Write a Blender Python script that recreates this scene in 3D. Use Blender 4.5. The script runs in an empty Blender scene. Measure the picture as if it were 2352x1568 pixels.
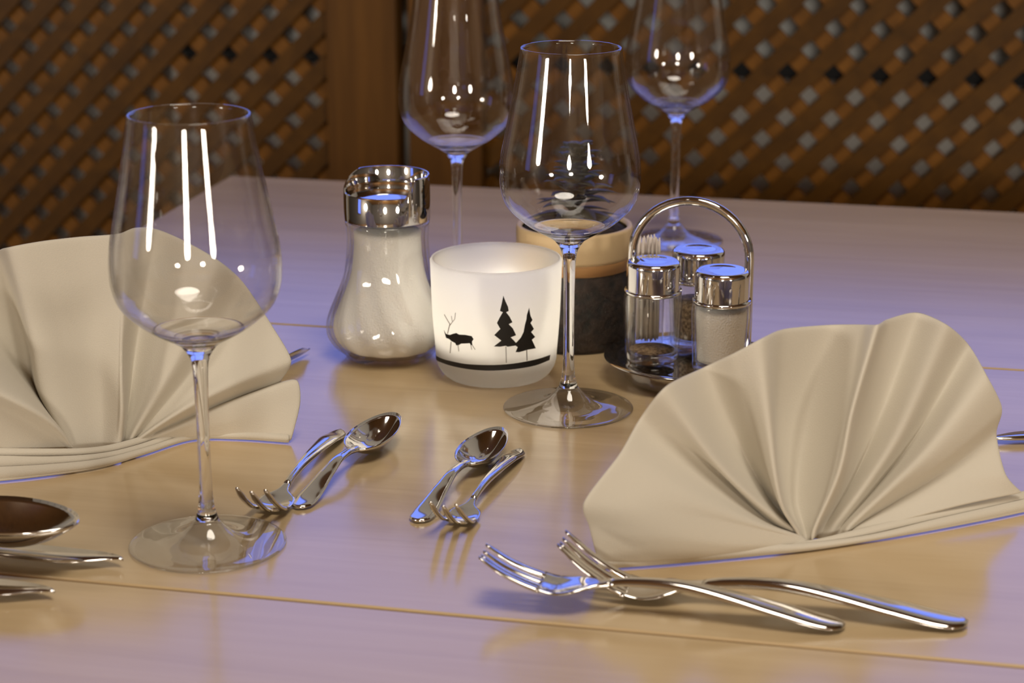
import bpy, bmesh, math, random
from mathutils import Vector, Matrix
random.seed(4)
S = bpy.context.scene
COL = S.collection
R = math.radians

# ------------------------------------------------------------------ camera
FPX, CX, CY = 4700.0, 1176.0, 784.0
CAM_H, PITCH = 0.37, R(16.4)
cam_data = bpy.data.cameras.new('camera')
cam = bpy.data.objects.new('camera', cam_data)
COL.objects.link(cam)
cam.location = (0, 0, CAM_H)
cam.rotation_euler = (R(90) - PITCH, 0, 0)
cam_data.sensor_width = 36
cam_data.lens = FPX / 2352 * 36
cam_data.clip_start = 0.02
cam_data.dof.use_dof = True
cam_data.dof.focus_distance = 1.10
cam_data.dof.aperture_fstop = 11
S.camera = cam
S.view_settings.view_transform = 'Standard'
S.view_settings.look = 'None'
S.view_settings.gamma = 1
S.view_settings.use_curve_mapping = False
S.view_settings.exposure = 0.30
S.cycles.use_denoising = True
S.cycles.caustics_reflective = False
S.cycles.caustics_refractive = False
S.cycles.max_bounces = 14
S.cycles.transmission_bounces = 12
S.cycles.transparent_max_bounces = 24
S.cycles.glossy_bounces = 6
S.cycles.diffuse_bounces = 4
S.cycles.sample_clamp_indirect = 4

# ------------------------------------------------------------------ light of the room and an added overhead fill
w = bpy.data.worlds.new('dining_room_ambience')
S.world = w
w.use_nodes = True
w.node_tree.nodes['Background'].inputs[0].default_value = (0.50, 0.36, 0.22, 1)
w.node_tree.nodes['Background'].inputs[1].default_value = 0.26
LAMPS = [((-3.56, -1.27, 0.72), 0.27, 124), ((-0.22, -3.25, 0.74), 0.27, 118), ((2.22, -2.60, 0.72), 0.26, 97)]
for i, (p, r, e) in enumerate(LAMPS):
    l = bpy.data.lights.new('dining_room_lamp', 'POINT')
    l.energy = e
    l.shadow_soft_size = r
    l.color = (1.0, 0.90, 0.76)
    o = bpy.data.objects.new('dining_room_lamp', l)
    o.location = p
    COL.objects.link(o)
l = bpy.data.lights.new('overhead_fill_light', 'AREA')  # soft overhead disc added as fill to brighten the table
l.shape = 'DISK'; l.size = 0.8; l.energy = 14; l.color = (1.0, 0.90, 0.76)
o = bpy.data.objects.new('overhead_fill_light', l)
o.location = (0.25, 0.45, 1.73)
COL.objects.link(o)
WINDOW_BLUE, WINDOW_STRENGTH = (0.20, 0.29, 1.0, 1), 1.25
YAW = R(12.5)          # the table and the wall are turned this much against the camera
WALL_D = 2.30          # lattice distance straight ahead

# ------------------------------------------------------------------ helpers
def ray(px, py):
    a, b = (px - CX) / FPX, (py - CY) / FPX
    return Vector((a, math.cos(PITCH) - math.sin(PITCH) * b, -math.sin(PITCH) - math.cos(PITCH) * b))
CAMP = Vector((0, 0, CAM_H))
def ground(px, py, z=0.0):
    d = ray(px, py)
    return CAMP + d * ((z - CAM_H) / d.z)
def on_plane(px, py, p0, n):
    d = ray(px, py)
    return CAMP + d * ((p0 - CAMP).dot(n) / d.dot(n))
def zr(G, py, half=0.0):
    """height and radius at picture row py for an upright thing whose axis stands at G"""
    d = ray(CX, py)
    t = G.y / d.y
    return CAM_H + d.z * t, half * t / FPX
def prof(G, rows):
    out = []
    for py, half in rows:
        z, r = zr(G, py, half)
        out.append((r, max(z, 0)))
    return out

def empty(name, loc, rz=0, label=None, cat=None, group=None):
    o = bpy.data.objects.new(name, None)
    o.empty_display_size = 0.02
    COL.objects.link(o)
    o.location = loc
    o.rotation_euler = (0, 0, rz)
    if label: o['label'] = label
    if cat: o['category'] = cat
    if group: o['group'] = group
    return o
def obj(name, bm, mat, parent=None, smooth=True, kind=None, label=None):
    bmesh.ops.recalc_face_normals(bm, faces=bm.faces)
    me = bpy.data.meshes.new(name)
    bm.to_mesh(me)
    bm.free()
    for m in (mat if isinstance(mat, (list, tuple)) else [mat]):
        me.materials.append(m)
    if smooth:
        for p in me.polygons: p.use_smooth = True
    o = bpy.data.objects.new(name, me)
    COL.objects.link(o)
    if parent: o.parent = parent
    if kind: o['kind'] = kind
    if label: o['label'] = label
    return o
def mod_bevel(o, wdt, seg=2, ang=35):
    m = o.modifiers.new('bevel', 'BEVEL'); m.width = wdt; m.segments = seg; m.limit_method = 'ANGLE'; m.angle_limit = R(ang)
    return o
def mod_sub(o, lv=1):
    m = o.modifiers.new('sub', 'SUBSURF'); m.levels = lv; m.render_levels = lv
    return o
def auto(o, ang=40):
    o.data.set_sharp_from_angle(angle=R(ang)) if hasattr(o.data, 'set_sharp_from_angle') else None
    return o
def copy_tree(o, parent=None):
    c = o.copy(); COL.objects.link(c)
    if parent: c.parent = parent
    for ch in list(o.children): copy_tree(ch, c)
    return c

def add_box(bm, lo, hi, M=None):
    vs = [bm.verts.new(Vector((x, y, z)) if M is None else M @ Vector((x, y, z))) for x in (lo[0], hi[0]) for y in (lo[1], hi[1]) for z in (lo[2], hi[2])]
    for f in ((0,1,3,2), (4,6,7,5), (0,4,5,1), (2,3,7,6), (0,2,6,4), (1,5,7,3)):
        bm.faces.new([vs[i] for i in f])
def add_rings(bm, rings, cap0=True, cap1=True, closed=True):
    rr = [[bm.verts.new(p) for p in ring] for ring in rings]
    n = len(rr[0])
    for a, b in zip(rr, rr[1:]):
        for i in range(n if closed else n - 1):
            j = (i + 1) % n
            bm.faces.new((a[i], a[j], b[j], b[i]))
    if cap0: bm.faces.new(rr[0][::-1])
    if cap1: bm.faces.new(rr[-1])
    return rr
def add_lathe(bm, pr, n=64, wob=None, c=(0, 0)):
    """revolve [(r,z)]; r == 0 at an end closes with a point"""
    prev = None
    for r, z in pr:
        if r < 1e-7:
            cur = [bm.verts.new((c[0], c[1], z))]
        else:
            cur = []
            for i in range(n):
                a = 2 * math.pi * i / n
                q = r * (wob(a, r, z) if wob else 1)
                cur.append(bm.verts.new((c[0] + q * math.cos(a), c[1] + q * math.sin(a), z)))
        if prev:
            if len(prev) == 1 and len(cur) > 1:
                for i in range(n): bm.faces.new((prev[0], cur[i], cur[(i + 1) % n]))
            elif len(cur) == 1 and len(prev) > 1:
                for i in range(n): bm.faces.new((cur[0], prev[(i + 1) % n], prev[i]))
            elif len(cur) > 1:
                for i in range(n): bm.faces.new((prev[i], prev[(i + 1) % n], cur[(i + 1) % n], cur[i]))
        prev = cur
def catmull(pts, n):
    """smooth resample of a list of tuples to n points (chord-parametrised)"""
    P = [Vector(p) for p in pts]
    L = [0]
    for a, b in zip(P, P[1:]): L.append(L[-1] + max((b - a).length, 1e-9))
    out = []
    for k in range(n):
        s = L[-1] * k / (n - 1)
        i = 0
        while i < len(P) - 2 and s > L[i + 1]: i += 1
        u = (s - L[i]) / (L[i + 1] - L[i])
        p1, p2 = P[i], P[i + 1]
        h = L[i + 1] - L[i]
        m1 = (P[i + 1] - P[i - 1]) / (L[i + 1] - L[i - 1]) if i > 0 else (p2 - p1) / h
        m2 = (P[i + 2] - P[i]) / (L[i + 2] - L[i]) if i + 2 < len(P) else (p2 - p1) / h
        u2, u3 = u * u, u * u * u
        out.append(p1 * (2*u3 - 3*u2 + 1) + m1 * h * (u3 - 2*u2 + u) + p2 * (-2*u3 + 3*u2) + m2 * h * (u3 - u2))
    return out
def interp(tab, x):
    if x <= tab[0][0]: return tab[0][1]
    for (a, u), (b, v) in zip(tab, tab[1:]):
        if x <= b:
            t = (x - a) / (b - a)
            return u + (v - u) * t
    return tab[-1][1]
def sinterp(tab, x):
    """smooth (monotone-ish cubic) table"""
    if x <= tab[0][0]: return tab[0][1]
    if x >= tab[-1][0]: return tab[-1][1]
    for i in range(len(tab) - 1):
        if x <= tab[i + 1][0]: break
    def sl(k):
        if k <= 0 or k >= len(tab) - 1: return (tab[min(k+1, len(tab)-1)][1] - tab[max(k-1, 0)][1]) / (tab[min(k+1, len(tab)-1)][0] - tab[max(k-1, 0)][0])
        d0 = (tab[k][1] - tab[k-1][1]) / (tab[k][0] - tab[k-1][0]); d1 = (tab[k+1][1] - tab[k][1]) / (tab[k+1][0] - tab[k][0])
        return 0 if d0 * d1 <= 0 else 2 * d0 * d1 / (d0 + d1)
    x0, y0 = tab[i]; x1, y1 = tab[i + 1]
    h = x1 - x0; u = (x - x0) / h
    return y0 * (2*u**3 - 3*u**2 + 1) + sl(i) * h * (u**3 - 2*u*u + u) + y1 * (3*u*u - 2*u**3) + sl(i + 1) * h * (u**3 - u*u)
def add_tube(bm, pts, rad, n=12):
    pts = [Vector(p) for p in pts]
    rings = []
    up = Vector((0, 0, 1))
    for i, p in enumerate(pts):
        t = (pts[min(i + 1, len(pts) - 1)] - pts[max(i - 1, 0)]).normalized()
        if abs(t.dot(up)) > 0.95: up = Vector((0, 1, 0)) if abs(t.y) < 0.9 else Vector((1, 0, 0))
        s = t.cross(up).normalized(); q = s.cross(t).normalized(); up = q
        r = rad(i / (len(pts) - 1)) if callable(rad) else rad
        rings.append([p + s * (r * math.cos(2*math.pi*k/n)) + q * (r * math.sin(2*math.pi*k/n)) for k in range(n)])
    add_rings(bm, rings)

# ------------------------------------------------------------------ materials
def mat(name):
    m = bpy.data.materials.new(name); m.use_nodes = True
    nt = m.node_tree
    return m, nt, nt.nodes['Principled BSDF']
def plain(name, col, rough=0.5, metal=0.0, spec=0.5, **kw):
    m, nt, b = mat(name)
    b.inputs['Base Color'].default_value = (*col, 1)
    b.inputs['Roughness'].default_value = rough
    b.inputs['Metallic'].default_value = metal
    b.inputs['Specular IOR Level'].default_value = spec
    for k, v in kw.items(): b.inputs[k.replace('_', ' ')].default_value = v
    return m
def ramp(nt, fac, stops):
    r = nt.nodes.new('ShaderNodeValToRGB')
    e = r.color_ramp.elements
    while len(e) < len(stops): e.new(0.5)
    for k, (p, c) in enumerate(stops):
        e[k].position = p; e[k].color = (*c, 1)
    nt.links.new(fac, r.inputs[0])
    return r.outputs[0]
def noise(nt, scale, vec_scale=(1, 1, 1), detail=4, rough=0.55, rot=(0, 0, 0), coord='Object', dist=0):
    tc = nt.nodes.new('ShaderNodeTexCoord'); mp = nt.nodes.new('ShaderNodeMapping')
    mp.inputs['Scale'].default_value = vec_scale; mp.inputs['Rotation'].default_value = rot
    nt.links.new(tc.outputs[coord], mp.inputs[0])
    n = nt.nodes.new('ShaderNodeTexNoise')
    n.inputs['Scale'].default_value = scale; n.inputs['Detail'].default_value = detail; n.inputs['Roughness'].default_value = rough
    n.inputs['Distortion'].default_value = dist
    nt.links.new(mp.outputs[0], n.inputs['Vector'])
    return n.outputs[0]
def bump(nt, b, h, dist, strength=1.0):
    k = nt.nodes.new('ShaderNodeBump'); k.inputs['Distance'].default_value = dist; k.inputs['Strength'].default_value = strength
    nt.links.new(h, k.inputs['Height']); nt.links.new(k.outputs[0], b.inputs['Normal'])
def wood(name, c0, c1, c2, along=(0.6, 9, 9), rough=0.4, scale=6, bmp=0.0002, rot=(0, 0, 0)):
    m, nt, b = mat(name)
    n = noise(nt, scale, along, 6, 0.6, rot, dist=0.6)
    nt.links.new(ramp(nt, n, [(0.3, c0), (0.5, c1), (0.72, c2)]), b.inputs['Base Color'])
    b.inputs['Roughness'].default_value = rough
    if bmp: bump(nt, b, n, bmp)
    return m
def thin_glass(name, tint=(1, 1, 1), gain=1.0, power=5.0, base=0.045):
    """one clear glass face: what passes, passes straight; the rest mirrors (Schlick)"""
    m = bpy.data.materials.new(name); m.use_nodes = True
    nt = m.node_tree; nt.nodes.clear()
    out = nt.nodes.new('ShaderNodeOutputMaterial'); mix = nt.nodes.new('ShaderNodeMixShader')
    tr = nt.nodes.new('ShaderNodeBsdfTransparent'); gl = nt.nodes.new('ShaderNodeBsdfGlossy')
    tr.inputs[0].default_value = (*tint, 1); gl.inputs['Roughness'].default_value = 0.015
    lw = nt.nodes.new('ShaderNodeLayerWeight'); lw.inputs[0].default_value = 0.5
    pw = nt.nodes.new('ShaderNodeMath'); pw.operation = 'POWER'; pw.inputs[1].default_value = power
    ma = nt.nodes.new('ShaderNodeMath'); ma.operation = 'MULTIPLY_ADD'; ma.inputs[1].default_value = gain * (1 - base); ma.inputs[2].default_value = base
    nt.links.new(lw.outputs['Facing'], pw.inputs[0]); nt.links.new(pw.outputs[0], ma.inputs[0])
    nt.links.new(ma.outputs[0], mix.inputs[0]); nt.links.new(tr.outputs[0], mix.inputs[1]); nt.links.new(gl.outputs[0], mix.inputs[2])
    nt.links.new(mix.outputs[0], out.inputs[0])
    return m
def solid_glass(name, col=(1, 1, 1), ior=1.5):
    m = bpy.data.materials.new(name); m.use_nodes = True
    nt = m.node_tree; nt.nodes.clear()
    out = nt.nodes.new('ShaderNodeOutputMaterial'); g = nt.nodes.new('ShaderNodeBsdfGlass')
    g.inputs['Color'].default_value = (*col, 1); g.inputs['Roughness'].default_value = 0.0; g.inputs['IOR'].default_value = ior
    nt.links.new(g.outputs[0], out.inputs[0])
    return m
def emit(name, col, s):
    m = bpy.data.materials.new(name); m.use_nodes = True
    nt = m.node_tree; nt.nodes.clear()
    out = nt.nodes.new('ShaderNodeOutputMaterial'); e = nt.nodes.new('ShaderNodeEmission')
    e.inputs[0].default_value = col; e.inputs[1].default_value = s
    nt.links.new(e.outputs[0], out.inputs[0])
    return m

M_TABLE = wood('pale_table_wood', (0.53, 0.39, 0.215), (0.595, 0.445, 0.255), (0.645, 0.49, 0.29), (0.5, 7, 7), 0.18, 5, 0.00006)
M_TABLE.node_tree.nodes['Principled BSDF'].inputs['Specular IOR Level'].default_value = 0.8
M_TABLE.node_tree.nodes['Principled BSDF'].inputs['IOR'].default_value = 1.68
M_SLATF = wood('lattice_front_wood', (0.062, 0.026, 0.002), (0.083, 0.035, 0.003), (0.108, 0.046, 0.004), (1, 1, 1), 0.45, 30, 0)
M_SLATB = wood('lattice_rear_wood', (0.12, 0.05, 0.006), (0.165, 0.067, 0.008), (0.21, 0.088, 0.011), (1, 1, 1), 0.45, 30, 0)
M_POST = wood('brown_frame_wood', (0.085, 0.036, 0.006), (0.115, 0.05, 0.009), (0.15, 0.066, 0.012), (9, 9, 0.6), 0.4, 6, 0.0001)
M_SILL = wood('sill_wood', (0.26, 0.17, 0.09), (0.32, 0.21, 0.11), (0.38, 0.26, 0.14), (0.6, 6, 6), 0.4, 5, 0)
M_CEIL = wood('ceiling_wood', (0.12, 0.055, 0.014), (0.18, 0.085, 0.022), (0.24, 0.12, 0.032), (6, 0.5, 6), 0.5, 4, 0)
M_FLOOR = wood('floor_wood', (0.10, 0.05, 0.02), (0.14, 0.075, 0.03), (0.18, 0.10, 0.04), (6, 0.5, 6), 0.5, 4, 0)
M_WALL = plain('back_wall_plaster', (0.62, 0.63, 0.62), 0.8)
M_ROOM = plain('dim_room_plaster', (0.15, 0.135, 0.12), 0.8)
M_RAD = plain('radiator_enamel', (0.75, 0.74, 0.70), 0.45)
M_DARK = plain('radiator_dark_strip', (0.02, 0.02, 0.022), 0.7)
M_STEEL = plain('polished_steel', (0.74, 0.72, 0.69), 0.09, 1.0)
for _m in (M_SLATF, M_SLATB, M_POST): _m.node_tree.nodes['Principled BSDF'].inputs['Specular IOR Level'].default_value = 0.2
M_CHROME = plain('chrome', (0.72, 0.71, 0.70), 0.05, 1.0)
M_BOWLGLASS = thin_glass('clear_wine_glass', (0.985, 0.983, 0.985), 1.0, 4.0, 0.05)
M_FOOTGLASS = thin_glass('clear_foot_glass', (0.985, 0.983, 0.985), 1.0, 3.0, 0.09)
M_CRYSTAL = solid_glass('clear_crystal')
M_JARGLASS = thin_glass('clear_jar_glass', (0.985, 0.987, 0.98), 1.0, 3.6, 0.05)
M_BLACK = plain('black_print', (0.012, 0.011, 0.010), 0.5)
M_GREY = plain('pale_grey_print', (0.42, 0.41, 0.39), 0.6)

# ------------------------------------------------------------------ the room
UX, UY = Vector((math.cos(YAW), -math.sin(YAW), 0)), Vector((math.sin(YAW), math.cos(YAW), 0))
O_WALL = Vector((0, WALL_D, 0))
def wall_u(px, py, off=0.0):
    p = on_plane(px, py, O_WALL + UY * off, UY)
    return (p - O_WALL).dot(UX), p.z
FLOOR_Z, CEIL_Z, SILL_Z = -0.75, 1.75, 0.18
WM = Matrix.Translation(O_WALL) @ Matrix.Rotation(-YAW, 4, 'Z')
def struct(name, bm, m, parent=None, bev=0):
    o = obj(name, bm, m, parent, smooth=False)
    o['kind'] = 'structure'
    if bev: mod_bevel(o, bev)
    return o
bm = bmesh.new(); add_box(bm, (-4.6, -4.6, FLOOR_Z - 0.05), (4.6, 3.4, FLOOR_Z)); struct('floor', bm, M_FLOOR)
bm = bmesh.new(); add_box(bm, (-4.6, -4.6, CEIL_Z), (4.6, 3.4, CEIL_Z + 0.05)); struct('ceiling', bm, M_CEIL)
bm = bmesh.new(); add_box(bm, (-2.9, 0.13, FLOOR_Z), (2.9, 0.22, CEIL_Z), WM); struct('wall_back', bm, M_WALL)
bm = bmesh.new(); add_box(bm, (-2.0, -0.035, SILL_Z), (2.2, 0.13, SILL_Z + 0.03), WM); struct('trim_1', bm, M_SILL, bev=0.004)
# evening window above the lattice
WX0, WX1, WZ0, WZ1 = -0.85, 0.95, SILL_Z + 0.075, 0.95
bm = bmesh.new(); add_box(bm, (WX0, 0.118, WZ0), (WX1, 0.124, WZ1), WM); struct('window_1', bm, emit('evening_sky_pane', WINDOW_BLUE, WINDOW_STRENGTH))
bm = bmesh.new()
for lo, hi in (((WX0 - .05, .09, WZ0 - .02), (WX1 + .05, .13, WZ0)), ((WX0 - .05, .09, WZ1), (WX1 + .05, .13, WZ1 + .05)), ((WX0 - .05, .09, WZ0), (WX0, .13, WZ1)), ((WX1, .09, WZ0), (WX1 + .05, .13, WZ1)), ((0.03, .09, WZ0), (0.07, .13, WZ1))):
    add_box(bm, lo, hi, WM)
struct('trim_2', bm, M_POST)
bm = bmesh.new(); add_box(bm, (-4.3, -4.6, FLOOR_Z), (4.5, -4.5, CEIL_Z)); struct('wall_front', bm, M_ROOM)
bm = bmesh.new(); add_box(bm, (4.4, -4.5, FLOOR_Z), (4.5, 2.0, CEIL_Z)); struct('wall_right', bm, M_ROOM)
# second evening window, in the wall on the left
bm = bmesh.new(); add_box(bm, (-4.3, -4.5, FLOOR_Z), (-4.2, 3.3, CEIL_Z)); struct('wall_left', bm, M_ROOM)
bm = bmesh.new(); add_box(bm, (-4.2, -0.28, 0.05), (-4.19, 0.36, 1.25)); struct('window_2', bm, emit('evening_sky_pane_side', WINDOW_BLUE, WINDOW_STRENGTH))
bm = bmesh.new()
for lo, hi in (((-4.2, -.34, 0.0), (-4.16, .42, .05)), ((-4.2, -.34, 1.25), (-4.16, .42, 1.30)), ((-4.2, -.34, .05), (-4.16, -.28, 1.25)), ((-4.2, .36, .05), (-4.16, .42, 1.25))):
    add_box(bm, lo, hi)
struct('trim_3', bm, M_POST)

# ------------------------------------------------------------------ lattice panels
def slats(bm, x0, x1, z0, z1, sign, pitch, wdt, y0, y1, phase=0.0):
    c = math.sqrt(0.5)
    span = int((x1 - x0 + z1 - z0) / (pitch / c)) + 2
    k0 = int(min(x0, -x1) / (pitch / c)) - span
    for k in range(k0, k0 + 4 * span + 80):
        b = k * pitch / c + phase          # line z = sign*x + b
        xs = []
        xa = x0; xb = x1
        za, zb = sign * xa + b, sign * xb + b
        if sign > 0:
            lo = max(xa, z0 - b); hi = min(xb, z1 - b)
        else:
            lo = max(xa, b - z1); hi = min(xb, b - z0)
        if hi - lo < 0.012: continue
        p, q = Vector((lo, 0, sign * lo + b)), Vector((hi, 0, sign * hi + b))
        d = (q - p).normalized(); s = Vector((-d.z, 0, d.x)) * (wdt / 2)
        v = [bm.verts.new(WM @ (t + e * s + Vector((0, y, 0)) - O0)) for t in (p, q) for e in (-1, 1) for y in (y0, y1)]
        for f in ((0,1,3,2), (4,6,7,5), (0,4,5,1), (2,3,7,6), (0,2,6,4), (1,5,7,3)):
            bm.faces.new([v[i] for i in f])
O0 = Vector((0, 0, 0))
uA = wall_u(757, 200)[0]; uB = wall_u(918, 200)[0]; uC = wall_u(944, 200)[0]; uD = wall_u(1112, 200)[0]
PITCH_S, SLAT_W = 0.0355, 0.0188
def lattice(x0, x1, stiles, label, ph):
    root = empty('lattice_panel', (0, 0, 0), 0, label, 'lattice panel')
    z0, z1 = FLOOR_Z + 0.02, SILL_Z
    bm = bmesh.new(); slats(bm, x0, x1, z0, z1, 1, PITCH_S, SLAT_W, 0.0, 0.007, ph[0]); obj('front_slats', bm, M_SLATF, root, False)
    bm = bmesh.new(); slats(bm, x0, x1, z0, z1, -1, PITCH_S, SLAT_W, 0.0072, 0.0142, ph[1]); obj('rear_slats', bm, M_SLATB, root, False)
    for a, b in stiles:
        bm = bmesh.new(); add_box(bm, (a, -0.012, z0), (b, 0.022, z1), WM)
        mod_bevel(obj('stile', bm, M_POST, root, False), 0.002)
    return root
lattice(-1.75, uA, [(-1.80, -1.75), (uA, uB)], 'brown wooden lattice panel on the left behind the table', (-0.021, 0.005))
lattice(uD, 1.75, [(uC, uD), (1.75, 1.80)], 'brown wooden lattice panel on the right behind the table', (-0.014, 0.0))
# radiator behind the lattice
ru0 = wall_u(395, 110, 0.05)[0]
rz = wall_u(1176, 158, 0.05)[1]
rd = empty('radiator', O_WALL + UX * 0.4 + UY * 0.07 + Vector((0, 0, FLOOR_Z)), -YAW, 'pale flat radiator glimpsed behind the lattice openings', 'radiator')
def rb(lo, hi):
    bm = bmesh.new(); add_box(bm, lo, hi); return bm
mod_bevel(obj('radiator_body', rb((ru0 - 0.4, -0.03, 0.1), (1.3, 0.03, rz - FLOOR_Z)), M_RAD, rd, False), 0.004)
obj('dark_top_strip', rb((ru0 - 0.4, -0.02, rz - FLOOR_Z), (1.3, 0.03, rz - FLOOR_Z + 0.015)), M_DARK, rd, False)  # near-black strip along the top edge of the radiator
for x in (ru0 - 0.3, 1.1):
    obj('foot', rb((x, -0.025, 0), (x + 0.04, 0.025, 0.1)), M_RAD, rd, False)

# ------------------------------------------------------------------ table
far_c = ground(530, 403)                       # far left corner
def tu(p): return (p - far_c).dot(UX), (p - far_c).dot(UY)
mid_y = tu(ground(1176, 777))[1]
front_y = tu(ground(1176, 1424))[1]
table = empty('dining_table', far_c + Vector((0, 0, FLOOR_Z)), -YAW, 'large pale wooden dining table laid for a meal', 'table')
TL = 2.0; near_y = front_y - 0.16; TH = 0.03; T0 = -FLOOR_Z
for y0, y1 in ((mid_y + .0009, 0.0), (front_y + .0009, mid_y - .0009), (near_y, front_y - .0009)):
    bm = bmesh.new(); add_box(bm, (0, y0, T0 - TH), (TL, y1, T0))
    mod_bevel(obj('tabletop_board', bm, M_TABLE, table, False), 0.0012, 2)
bm = bmesh.new()
for lo, hi in (((.08, near_y + .08, T0 - .12), (TL - .08, near_y + .105, T0 - TH)), ((.08, -.105, T0 - .12), (TL - .08, -.08, T0 - TH)), ((.08, near_y + .105, T0 - .12), (.105, -.105, T0 - TH)), ((TL - .105, near_y + .105, T0 - .12), (TL - .08, -.105, T0 - TH))):
    add_box(bm, lo, hi)
obj('apron', bm, M_TABLE, table, False)
for x in (.08, TL - .15):
    for y in (near_y + .08, -.15):
        bm = bmesh.new(); add_box(bm, (x, y, 0), (x + .07, y + .07, T0 - TH)); obj('leg', bm, M_TABLE, table, False)

# ------------------------------------------------------------------ wine glasses
BOWL_OUT = [(.0216, .1075), (.0240, .1090), (.0290, .1130), (.0342, .1180), (.0372, .1230), (.0391, .1300), (.03955, .1370), (.0394, .1420), (.0386, .1490), (.0367, .1590), (.0341, .1720), (.0317, .1850), (.0298, .1960), (.0279, .2075)]
def smooth_prof(p, n): return [(v[0], v[1]) for v in catmull([(a, b, 0) for a, b in p], n)]
def make_glass():
    root = empty('wine_glass', (0, 0, 0))
    bm = bmesh.new()
    po = smooth_prof(BOWL_OUT, 44)
    pi = [(max(r - 0.0011, 0.0002), z + (0.0006 if r < .03 else 0)) for r, z in po]
    rim = [(po[-1][0] - 0.0002, .2081), (po[-1][0] - 0.00055, .2083), (po[-1][0] - 0.0009, .2081)]
    add_lathe(bm, po + rim + pi[::-1] + [], 80)
    obj('bowl', bm, M_BOWLGLASS, root)
    bm = bmesh.new()
    bb = smooth_prof([(.0084, .0996), (.0125, .1022), (.0180, .1053), (.0215, .1074)], 14)
    bi = smooth_prof([(.0205, .1076), (.0170, .1060), (.0110, .1040), (.0050, .1028)], 12)
    add_lathe(bm, [(0, .0994)] + bb + bi + [(0, .1025)], 64)
    obj('bowl_base', bm, M_CRYSTAL, root)
    bm = bmesh.new()
    stem = smooth_prof([(.0084, .0996), (.0062, .0966), (.0046, .0935), (.0038, .0895), (.0034, .082), (.0031, .065), (.0030, .045), (.0032, .028), (.0040, .019), (.0056, .0135)], 30)
    add_lathe(bm, [(0, .0994)] + stem + [(0, .0135)], 32)
    obj('stem', bm, M_CRYSTAL, root)
    bm = bmesh.new()
    foot = smooth_prof([(.0056, .0133), (.0085, .0098), (.0130, .0060), (.020, .0033), (.028, .0021), (.0350, .0015), (.0372, .0012)], 26)
    add_lathe(bm, [(0, .0134)] + foot + [(.0375, .0009), (.0370, .0004), (.034, .0003), (.012, .0014), (0, .0018)], 80)
    obj('foot', bm, M_FOOTGLASS, root)
    return root
g0 = make_glass()
GL = [((478, 1250), 'empty wine glass in front of the left fan napkin, nearest of the glasses'),
      ((1305, 938), 'empty wine glass standing between the candle holder and the right fan napkin'),
      ((1052, 672), 'wine glass behind the sugar shaker and candle holder, its rim cut off by the frame'),
      ((1547, 553), 'wine glass behind the arched condiment stand, farthest from us with its rim cut off')]
for i, (p, lab) in enumerate(GL):
    o = g0 if i == 0 else copy_tree(g0)
    o.location = ground(*p)
    o['label'] = lab; o['category'] = 'wine glass'; o['group'] = 'wine glasses on the table'

# ------------------------------------------------------------------ sugar shaker
def clear_bodies(bm, po, th, base, n=96, wob=None):
    """outer and inner wall of a vessel, closed at the foot"""
    pi = [(max(r - th, .001), max(z, base)) for r, z in po if z > base]
    add_lathe(bm, [(0, po[0][1])] + po + pi[::-1] + [(0, base)], n, wob)
G = ground(895, 816)
sug = empty('sugar_shaker', G, 0, 'glass sugar shaker filled with white sugar and topped by a chrome pourer lid', 'sugar shaker')
body = prof(G, [(815, 98), (802, 111), (783, 128), (760, 141), (735, 142), (710, 134), (680, 121), (650, 109), (615, 100), (575, 95), (540, 94), (505, 97)])
body = [(body[0][0], 0.0006), (body[0][0] + .002, .0035)] + [b for b in body[1:] if b[1] > .005]
body = smooth_prof(body, 40)
ztop = body[-1][1]
def swirl(a, r, z):
    k = max(0.0, min(1.0, (0.075 - z) / 0.06)) * max(0.0, min(1.0, z / 0.010))
    return 1 + 0.022 * k * math.cos(12 * (a + 14 * z))
bm = bmesh.new()
clear_bodies(bm, body, .0022, .004, 144, swirl)
obj('glass_jar', bm, M_JARGLASS, sug)
m, nt, b = mat('white_sugar'); M_SUGAR = m
b.inputs['Base Color'].default_value = (0.93, 0.915, 0.89, 1); b.inputs['Roughness'].default_value = 0.75
bump(nt, b, noise(nt, 900, (1, 1, 1), 3), 0.0006)
sg = [(max(r - .0045, .001), z) for r, z in body if .0075 < z < ztop - .006]
bm = bmesh.new(); add_lathe(bm, [(0, sg[0][1] - .001), (sg[0][0] * .96, sg[0][1] - .001)] + sg + [(sg[-1][0] * .9, sg[-1][1] + .0015), (0, sg[-1][1] + .003)], 144, swirl)
obj('sugar', bm, M_SUGAR, sug)
bm = bmesh.new(); add_lathe(bm, [(0, .0005), (body[0][0] * .97, .0005), (body[0][0] * .99, .003), (body[0][0] * .9, .0045), (0, .0040)], 64)
LR = zr(G, 470, 99)[1]; zb = zr(G, 500)[0]; zl = zr(G, 446)[0]; zh = zr(G, 383)[0] - .001
bm = bmesh.new()
NA = 144
d_ = ray(CX, 379); zh = CAM_H + d_.z * (G.y + LR) / d_.y
d_ = ray(CX, 459); zl = CAM_H + d_.z * (G.y - LR) / d_.y
LOW, HIGH = zl, zh
def lid_h(a):
    a = math.degrees(a) % 360
    if a > 316 or a < 132: s_ = 1
    elif a < 196: s_ = 1 - (a - 132) / 64; s_ = s_ * .75 + .25 * s_ * s_ * (3 - 2 * s_)
    elif a < 298: s_ = 0
    else: s_ = (a - 298) / 18; s_ = s_ * s_ * (3 - 2 * s_)
    return LOW + (HIGH - LOW) * s_
def lring(r, z, dz=0):
    return [bm.verts.new((r * math.cos(2*math.pi*i/NA), r * math.sin(2*math.pi*i/NA), (lid_h(2*math.pi*i/NA) + dz) if z is None else z)) for i in range(NA)]
TW = .0016
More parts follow.
